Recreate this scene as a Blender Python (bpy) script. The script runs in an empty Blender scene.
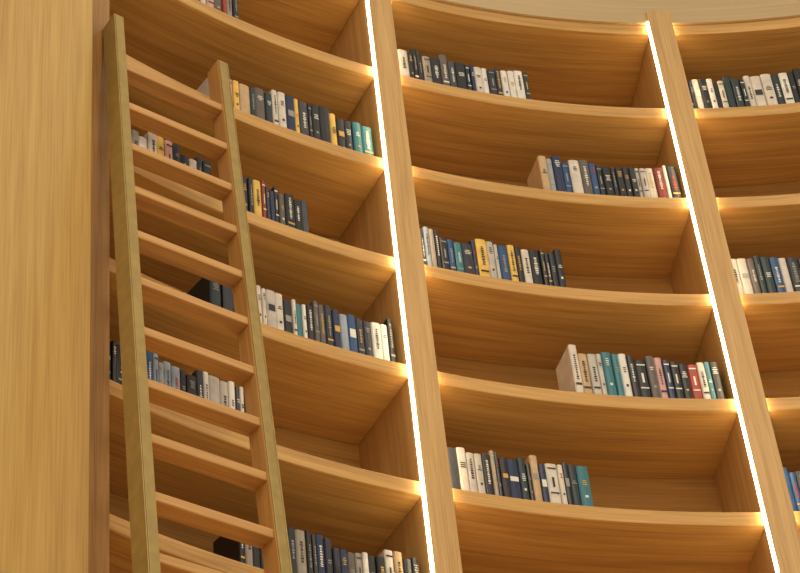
import bpy, math, random
from mathutils import Vector, Matrix
random.seed(31)
S=5.85
CX,CY=.295*S,.450*S
R=.598*S
DEPTH=.41
CAMZ=1.6
DZ=.0821*S
ZA=CAMZ+S
TH=.055
LV={k:ZA-DZ*i for i,k in enumerate('ABCDEFGHIJKLMNO')}
UP=[49.45,28.85,9.05,-10.75,-30.55]
HW=.78

def lin(c):
    return tuple(((x/255)/12.92 if x/255<=.04045 else (((x/255)+.055)/1.055)**2.4) for x in c)+(1,)
def pos(phi,r,z):
    a=math.radians(phi)
    return (CX-r*math.sin(a),CY+r*math.cos(a),z)

def wood(name,c1,c2,c3,rough=.4,sc=1.0):
    m=bpy.data.materials.new(name); m.use_nodes=True
    nt=m.node_tree; N=nt.nodes; L=nt.links
    b=N['Principled BSDF']
    uv=N.new('ShaderNodeUVMap'); uv.uv_map='UVMap'
    mp=N.new('ShaderNodeMapping'); mp.inputs['Scale'].default_value=(1.1*sc,26*sc,1)
    L.new(uv.outputs[0],mp.inputs[0])
    n1=N.new('ShaderNodeTexNoise'); n1.inputs['Scale'].default_value=1.0; n1.inputs['Detail'].default_value=5; n1.inputs['Roughness'].default_value=.55
    n1.inputs['Distortion'].default_value=.6
    L.new(mp.outputs[0],n1.inputs['Vector'])
    mp2=N.new('ShaderNodeMapping'); mp2.inputs['Scale'].default_value=(4*sc,190*sc,1)
    L.new(uv.outputs[0],mp2.inputs[0])
    n2=N.new('ShaderNodeTexNoise'); n2.inputs['Scale'].default_value=1.0; n2.inputs['Detail'].default_value=3
    L.new(mp2.outputs[0],n2.inputs['Vector'])
    mx=N.new('ShaderNodeMath'); mx.operation='MULTIPLY_ADD'; mx.inputs[1].default_value=.45
    L.new(n2.outputs[0],mx.inputs[0])
    m3=N.new('ShaderNodeMath'); m3.operation='MULTIPLY'; m3.inputs[1].default_value=.55
    L.new(n1.outputs[0],m3.inputs[0]); L.new(m3.outputs[0],mx.inputs[2])
    cr=N.new('ShaderNodeValToRGB')
    cr.color_ramp.elements[0].position=.36; cr.color_ramp.elements[0].color=lin(c1)
    cr.color_ramp.elements[1].position=.63; cr.color_ramp.elements[1].color=lin(c3)
    e=cr.color_ramp.elements.new(.5); e.color=lin(c2)
    L.new(mx.outputs[0],cr.inputs[0]); L.new(cr.outputs[0],b.inputs['Base Color'])
    b.inputs['Roughness'].default_value=rough
    bp=N.new('ShaderNodeBump'); bp.inputs['Strength'].default_value=.08; bp.inputs['Distance'].default_value=.01
    L.new(mx.outputs[0],bp.inputs['Height']); L.new(bp.outputs[0],b.inputs['Normal'])
    return m
def plain(name,c,rough=.5,metal=0,noise=.0):
    m=bpy.data.materials.new(name); m.use_nodes=True
    nt=m.node_tree; b=nt.nodes['Principled BSDF']
    b.inputs['Roughness'].default_value=rough; b.inputs['Metallic'].default_value=metal
    if noise:
        n=nt.nodes.new('ShaderNodeTexNoise'); n.inputs['Scale'].default_value=25; n.inputs['Detail'].default_value=4
        cr=nt.nodes.new('ShaderNodeValToRGB')
        l=lin(c); cr.color_ramp.elements[0].position=.3; cr.color_ramp.elements[1].position=.7
        cr.color_ramp.elements[0].color=tuple(x*(1-noise) for x in l[:3])+(1,)
        cr.color_ramp.elements[1].color=tuple(min(1,x*(1+noise)) for x in l[:3])+(1,)
        tc=nt.nodes.new('ShaderNodeTexCoord'); nt.links.new(tc.outputs['Object'],n.inputs['Vector'])
        nt.links.new(n.outputs[0],cr.inputs[0]); nt.links.new(cr.outputs[0],b.inputs['Base Color'])
    else: b.inputs['Base Color'].default_value=lin(c)
    return m
def emis(name,c,s):
    m=bpy.data.materials.new(name); m.use_nodes=True
    b=m.node_tree.nodes['Principled BSDF']
    b.inputs['Base Color'].default_value=lin(c); b.inputs['Emission Color'].default_value=lin(c); b.inputs['Emission Strength'].default_value=s
    return m

W_SH=wood('oak_veneer_shelf',(174,130,68),(198,152,84),(213,168,98))
W_UP=wood('oak_veneer_upright',(184,142,84),(202,161,100),(216,175,114))
W_BK=wood('oak_veneer_back',(158,114,58),(178,132,70),(192,146,82))
W_PN=wood('oak_veneer_panel',(180,141,74),(196,158,88),(208,171,100),sc=.8)
W_UP_SHADE=wood('oak_upright_shaded',(142,102,50),(162,118,60),(174,132,72))  # upright oak with the shade on the leftmost one put into its colour
W_LD=wood('ladder_wood',(178,130,70),(198,148,84),(212,163,98))
W_CO=wood('cornice_veneer',(182,154,110),(190,163,119),(198,171,127),sc=.5)
BRASS=plain('olive_lacquer_trim',(160,134,70),.45,.15,.12)
LED=emis('led_diffuser',(255,232,188),18)

class MB:
    def __init__(s): s.v=[];s.f=[];s.uv=[];s.mi=[]
    def quad(s,p,uv,mi=0):
        i=len(s.v); s.v+= [tuple(q) for q in p]; s.f.append(tuple(range(i,i+len(p)))); s.uv.append(uv); s.mi.append(mi)
    def arcbox(s,p0,p1,r0,r1,z0,z1,mi=0,along='arc',seg=None,off=(0,0)):
        n=seg or max(1,int(abs(p0-p1)/1.0))
        ou,ov=off
        for i in range(n):
            a=p0+(p1-p0)*i/n; b=p0+(p1-p0)*(i+1)/n
            ua=-math.radians(a)*R; ub=-math.radians(b)*R
            def U(u,w): return (u+ou,w+ov) if along=='arc' else (w+ou,u+ov)
            s.quad([pos(a,r0,z0),pos(b,r0,z0),pos(b,r0,z1),pos(a,r0,z1)],[U(ua,z0),U(ub,z0),U(ub,z1),U(ua,z1)],mi)
            s.quad([pos(b,r1,z0),pos(a,r1,z0),pos(a,r1,z1),pos(b,r1,z1)],[U(ub,z0),U(ua,z0),U(ua,z1),U(ub,z1)],mi)
            s.quad([pos(a,r1,z0),pos(b,r1,z0),pos(b,r0,z0),pos(a,r0,z0)],[(ua+ou,r1+ov),(ub+ou,r1+ov),(ub+ou,r0+ov),(ua+ou,r0+ov)],mi)
            s.quad([pos(a,r0,z1),pos(b,r0,z1),pos(b,r1,z1),pos(a,r1,z1)],[(ua+ou,r0+ov),(ub+ou,r0+ov),(ub+ou,r1+ov),(ua+ou,r1+ov)],mi)
        for (p,fl) in ((p0,0),(p1,1)):
            q=[pos(p,r1,z0),pos(p,r0,z0),pos(p,r0,z1),pos(p,r1,z1)]
            uv=[(z0+ou,r1+ov),(z0+ou,r0+ov),(z1+ou,r0+ov),(z1+ou,r1+ov)]
            if fl: q.reverse(); uv.reverse()
            s.quad(q,uv,mi)
    def obox(s,o,ax,ay,az,dx,dy,dz,mi=0,grain='z',mis=None):
        P=lambda i,j,k:o+ax*(dx*i)+ay*(dy*j)+az*(dz*k)
        F=[([(0,0,0),(1,0,0),(1,0,1),(0,0,1)],'-y'),([(1,1,0),(0,1,0),(0,1,1),(1,1,1)],'+y'),
           ([(0,1,0),(0,0,0),(0,0,1),(0,1,1)],'-x'),([(1,0,0),(1,1,0),(1,1,1),(1,0,1)],'+x'),
           ([(0,1,0),(1,1,0),(1,0,0),(0,0,0)],'-z'),([(0,0,1),(1,0,1),(1,1,1),(0,1,1)],'+z')]
        ro=random.random()*20
        for c,nm in F:
            uv=[]
            for i,j,k in c:
                d={'x':i*dx,'y':j*dy,'z':k*dz}
                g=d[grain]; o2=sum(v for kk,v in d.items() if kk!=grain)
                uv.append((g+ro,o2+ro))
            s.quad([P(*q) for q in c],uv,(mis or {}).get(nm,mi))
    def make(s,name,mats,parent=None,bevel=0,smooth=False):
        me=bpy.data.meshes.new(name); me.from_pydata(s.v,[],s.f)
        ul=me.uv_layers.new(name='UVMap'); k=0
        for poly,uv in zip(me.polygons,s.uv):
            for j,li in enumerate(poly.loop_indices): ul.data[li].uv=uv[j]
        for m in mats: me.materials.append(m)
        for p,mi in zip(me.polygons,s.mi): p.material_index=mi
        me.update()
        ob=bpy.data.objects.new(name,me); bpy.context.scene.collection.objects.link(ob)
        if parent: ob.parent=parent
        if bevel:
            w=ob.modifiers.new('weld','WELD'); w.merge_threshold=.0005
            bv=ob.modifiers.new('bevel','BEVEL'); bv.width=bevel; bv.segments=2; bv.limit_method='ANGLE'
        return ob
def empty(name,loc=(0,0,0)):
    e=bpy.data.objects.new(name,None); e.location=loc; bpy.context.scene.collection.objects.link(e); return e

TOP=LV['A']+DZ
# ---------- bookcase
bc=empty('curved_bookcase')
FR=R-.022
for i,u in enumerate(UP):
    mb=MB(); mb.arcbox(u+HW,u-HW+.2,FR,R+DEPTH,0,TOP+.06,along='z',seg=2,off=(i*3.3,i*1.7))
    mb.arcbox(u-HW+.2,u-HW-.05,FR,FR+.006,0,TOP+.06,along='z',seg=1,off=(i*3.3,i*1.7))   # cover lip over the right LED channel
    mb.arcbox(u-HW+.2,u-HW,R,R+DEPTH,0,TOP,along='z',seg=1,off=(i*3.3,i*1.7))
    mb.make('upright_%d'%(i+1),[W_UP_SHADE if i==0 else W_UP],bc,0)
    if i>0:
        mb=MB(); a=u+HW; mb.arcbox(a+.13,a,FR+.003,FR+.014,0.1,TOP,seg=1); mb.make('led_strip_%d_l'%(i+1),[LED],bc)
        mb=MB(); a=u-HW; mb.arcbox(a+.18,a-.0,FR+.008,FR+.016,0.1,TOP,seg=1); mb.make('led_strip_%d_r'%(i+1),[LED],bc)
for b in range(4):
    pa=UP[b]-HW; pb=UP[b+1]+HW
    for j,(k,z) in enumerate(LV.items()):
        mb=MB(); mb.arcbox(pa,pb,R,R+DEPTH,z-TH,z,off=(j*5.1+b*2.3,j*.77),seg=24)
        mb.make('shelf_%s_%d'%(k.lower(),b+1),[W_SH],bc,.004)
    mb=MB(); mb.arcbox(pa,pb,R,R+DEPTH,TOP-TH,TOP,off=(7.7,b*.4),seg=24); mb.make('top_board_%d'%(b+1),[W_SH],bc,.004)
mb=MB(); mb.arcbox(UP[0]+HW,UP[-1]-HW,R+DEPTH,R+DEPTH+.03,0,TOP,seg=90); mb.make('back_panel',[W_BK],bc)
mb=MB(); mb.arcbox(UP[0]+HW+32,UP[-1]-HW,R-.012,R+DEPTH+.05,TOP,TOP+1.1,seg=120,along='arc'); mb.make('cornice',[W_CO],bc)
# ---------- left panel wall
mb=MB()
mb.arcbox(UP[0]+HW+.12+30,UP[0]+HW+.12,R-.06,R+.1,0,TOP,along='z',seg=30)
mb.make('wall_left',[W_PN])
# ---------- floor
bpy.ops.mesh.primitive_cylinder_add(vertices=96,radius=9,depth=.1,location=(CX,CY,-.05))
fl=bpy.context.object; fl.name='floor'; fl.data.materials.append(plain('floor_stone',(208,186,152),.5,0,.05))

# ---------- books
PAL=[(24,24,28),(34,34,40),(28,28,32),(44,46,56),(66,66,72),(30,42,78),(38,76,124),(230,224,214),(214,204,190),(190,182,172),(156,146,132),
     (196,164,122),(134,52,42),(208,158,150),(226,184,84),(52,118,128),(96,88,82),(34,50,54),(150,162,176),(160,56,44)]
PW=[12,11,10,8,6,6,4,10,8,5,4,3,1.6,1.8,2.2,2,4,3,3,1.2]
BM=[plain('book_cover_%d'%i,c,.38,0,.12) for i,c in enumerate(PAL)]
LBL=[plain('label_white',(225,222,212),.5),plain('label_grey',(150,148,142),.5),plain('label_gold',(205,165,80),.4),plain('label_red',(170,50,40),.5),plain('label_dark',(40,38,40),.5)]
PG=plain('book_pages',(226,214,188),.8)
MATS=BM+LBL+[PG]; NB=len(BM)
def book(mb,o,t,n,z,w,h,d,mi):
    g=.0012; w2=w-g
    prof=[(-w2/2,.005),(-w2*.36,.0012),(0,0),(w2*.36,.0012),(w2/2,.005),(w2/2,d),(-w2/2,d)]
    def P(a,b,c): return o+t*a+n*b+z*c
    m=len(prof)
    for i in range(m):
        a=prof[i]; b=prof[(i+1)%m]
        mm=NB+len(LBL) if i==5 else mi
        mb.quad([P(a[0],a[1],0),P(b[0],b[1],0),P(b[0],b[1],h),P(a[0],a[1],h)],[(0,0),(w,0),(w,h),(0,h)],mm)
    mb.quad([P(a[0],a[1],0) for a in reversed(prof)],[(0,0)]*m,mi)
    mb.quad([P(a[0],a[1],h) for a in prof],[(0,0)]*m,mi)
    dark=sum(PAL[mi])<330
    def lab(x0,x1,z0,z1,lm):
        x0*=w2;x1*=w2
        mb.quad([P(x0,-.001,z0*h),P(x1,-.001,z0*h),P(x1,-.001,z1*h),P(x0,-.001,z1*h)],[(0,0),(1,0),(1,1),(0,1)],NB+lm)
    base=random.choices([0,1,2,3],[6,4,2,.5])[0] if dark else random.choices([4,3,2],[8,1,1])[0]
    st=random.random()
    if st<.4:
        zz=random.uniform(.35,.45); top=random.uniform(.7,.9)
        while zz<top:
            l=random.uniform(.012,.04); q=random.uniform(.08,.18); lab(-q,q,zz,zz+l,base); zz+=l+.016
        if random.random()<.4: lab(-.38,.38,.25,.29,random.choice([0,1,2]) if dark else 4)
    elif st<.72:
        z0=random.uniform(.5,.75)
        for i in range(random.randint(2,4)):
            q=random.uniform(.14,.32); lab(-q,q,z0,z0+.02,base); z0+=.042
        if random.random()<.7: lab(-.15,.15,.32,.37,random.choice([0,1,2]) if dark else 4)
    elif st<.78:
        lab(-.36,.36,random.uniform(.45,.55),random.uniform(.6,.72),random.choice([0,1,2,4]))
    elif st<.95:
        lab(-.38,.38,.88,.91,base); lab(-.38,.38,.34,.37,base); lab(-.1,.1,.48,.7,base)
def row(k,pa,pb,first=None,last=None,h0=.203,g=.034,fh=0):
    mb=MB(); phi=pa; z=LV[k]+.001; hh=h0; zv=Vector((0,0,1))
    bk=0; mi=0
    while True:
        w=random.choice([.016,.020,.024,.028,.032,.036,.042,.026,.03])
        rem=math.radians(phi-pb)*(R+g)
        fin=rem<w+.018
        if fin: w=min(max(rem,.016),.044)
        dphi=math.degrees(w/(R+g))
        if random.random()<.5: hh=h0+random.uniform(-.028,.018)
        h=hh+random.uniform(-.007,.007)
        pc=phi-dphi/2; a=math.radians(pc)
        t=Vector((math.cos(a),math.sin(a),0)); n=Vector((-math.sin(a),math.cos(a),0))
        if random.random()>.15 or mi in(12,13,14,19): mi=random.choices(range(NB),PW)[0]
        m_=mi
        if bk==0 and first is not None: m_=first; h+=fh
        if fin and last is not None: m_=last
        o=Vector(pos(pc,R+g+random.uniform(0,.008),z))
        book(mb,o,t,n,zv,w,h,random.uniform(.14,.15),m_)
        phi-=dphi+math.degrees(.0004/R); bk+=1
        if fin: break
    return mb.make('row_of_books',MATS)
B1r=UP[1]+HW+.2
row('A',42.5,38.6); row('B',40.6,B1r+.1); row('C',47.3,41.0,h0=.19); row('C',39.9,34.7); row('D',41.4,40.7,h0=.19); row('D',40.6,B1r+.1)
row('E',48.2,39.2); row('F',40.3,38.7,h0=.2,first=0); row('F',38.1,B1r+.1)
B2l=UP[1]-HW-.15; B2r=UP[2]+HW+.15
row('A',B2l,18.6); row('B',18.9,B2r,first=11,fh=.005); row('C',B2l,18.5); row('D',19.1,B2r+.2,first=8,fh=.022); row('E',B2l,19.2,last=15)
B3l=UP[2]-HW-.15
row('A',B3l,-3); row('C',B3l,-2); row('E',B3l,0); row('B',-3.5,UP[3]+HW+.4)
row('G',B2l,18); row('G',B3l,1); row('H',22,B2r)
row('B',UP[3]-HW-.3,-20); row('D',UP[3]-HW-.3,-20); row('E',-20,UP[4]+HW+.4)

# ---------- ladder
ld=empty('library_ladder')
KT=.92
WV=Vector((.0568*KT*S,.048*KT*S,0)); tx=WV.normalized(); LW=WV.length+.046
ny=Vector((-tx.y,tx.x,0))
ztop=CAMZ+KT*S
tl=Vector((-.15994*KT*S,.9004*KT*S,ztop))+tx*.012
lean=.14
foot=tl-ny*(lean*ztop)-tx*(.042*ztop); foot.z=0
ax=(tl-foot); LL=ax.length+.03; ax.normalize()
nl=ny-ax*ny.dot(ax); nl.normalize()
RW=.034; RD=.072
o=foot
for i,off in enumerate((0,LW-RW)):
    mb=MB()
    oo=o+tx*off
    mb.obox(oo,tx,nl,ax,RW,RD,LL,0,'z')
    mb.make('rail_%d'%(i+1),[W_LD],ld,.004)
    mb=MB()
    mb.obox(oo-nl*.005+tx*.001,tx,nl,ax,RW-.002,.005,LL-.01,0,'z')
    if i==0: mb.obox(oo-tx*.004-nl*.005,tx,nl,ax,.004,RD+.004,LL-.01,0,'z')
    else: mb.obox(oo+tx*RW-nl*.005,tx,nl,ax,.004,RD+.004,LL-.01,0,'z')
    mb.make('rail_trim_%d'%(i+1),[BRASS],ld,.0015)
sp=.0362*S
z=CAMZ+.8787*S+.015; k=0
while z>.15:
    s_=z/ax.z; mb=MB()
    c=o+ax*s_+tx*RW
    mb.obox(c+ny*.004-Vector((0,0,.03)),tx,ny,Vector((0,0,1)),LW-2*RW,RD-.008,.03,0,'x')
    mb.make('tread_%d'%(k+1),[W_LD],ld,.004)
    z-=sp; k+=1

# ---------- light
w=bpy.data.worlds.new('w'); bpy.context.scene.world=w; w.use_nodes=True
w.node_tree.nodes['Background'].inputs[0].default_value=(1.0,.90,.73,1); w.node_tree.nodes['Background'].inputs[1].default_value=.73
def area(name,loc,tgt,size,e,col):
    l=bpy.data.lights.new(name,'AREA'); l.energy=e; l.size=size; l.color=col; l.shape='DISK'
    ob=bpy.data.objects.new(name,l); bpy.context.scene.collection.objects.link(ob); ob.location=loc
    ob.rotation_euler=(Vector(tgt)-Vector(loc)).to_track_quat('-Z','Y').to_euler(); return ob
area('overhead_fill',(CX,CY-1.5,9.0),(CX,CY,0),1.6,160,(1,.85,.66))  # unseen fill lamp, added high up to light the room

# ---------- camera
th=math.radians(40); f=2132; ro=math.radians(6.54)
cd=bpy.data.cameras.new('camera'); cam=bpy.data.objects.new('camera',cd); bpy.context.scene.collection.objects.link(cam)
cd.sensor_fit='HORIZONTAL'; cd.sensor_width=36; cd.lens=36*f/800; cd.clip_end=200
th-=math.radians(.04)
Xr=Vector((1,0,0)); Ur=Vector((0,-math.sin(th),math.cos(th))); Fw=Vector((0,math.cos(th),math.sin(th)))
cx=Xr*math.cos(ro)-Ur*math.sin(ro); cy=Xr*math.sin(ro)+Ur*math.cos(ro); cz=-Fw
M=Matrix((cx,cy,cz)).transposed().to_4x4(); M.translation=(0,0,CAMZ)
cam.matrix_world=M
bpy.context.scene.camera=cam
bpy.context.scene.view_settings.view_transform='Standard'
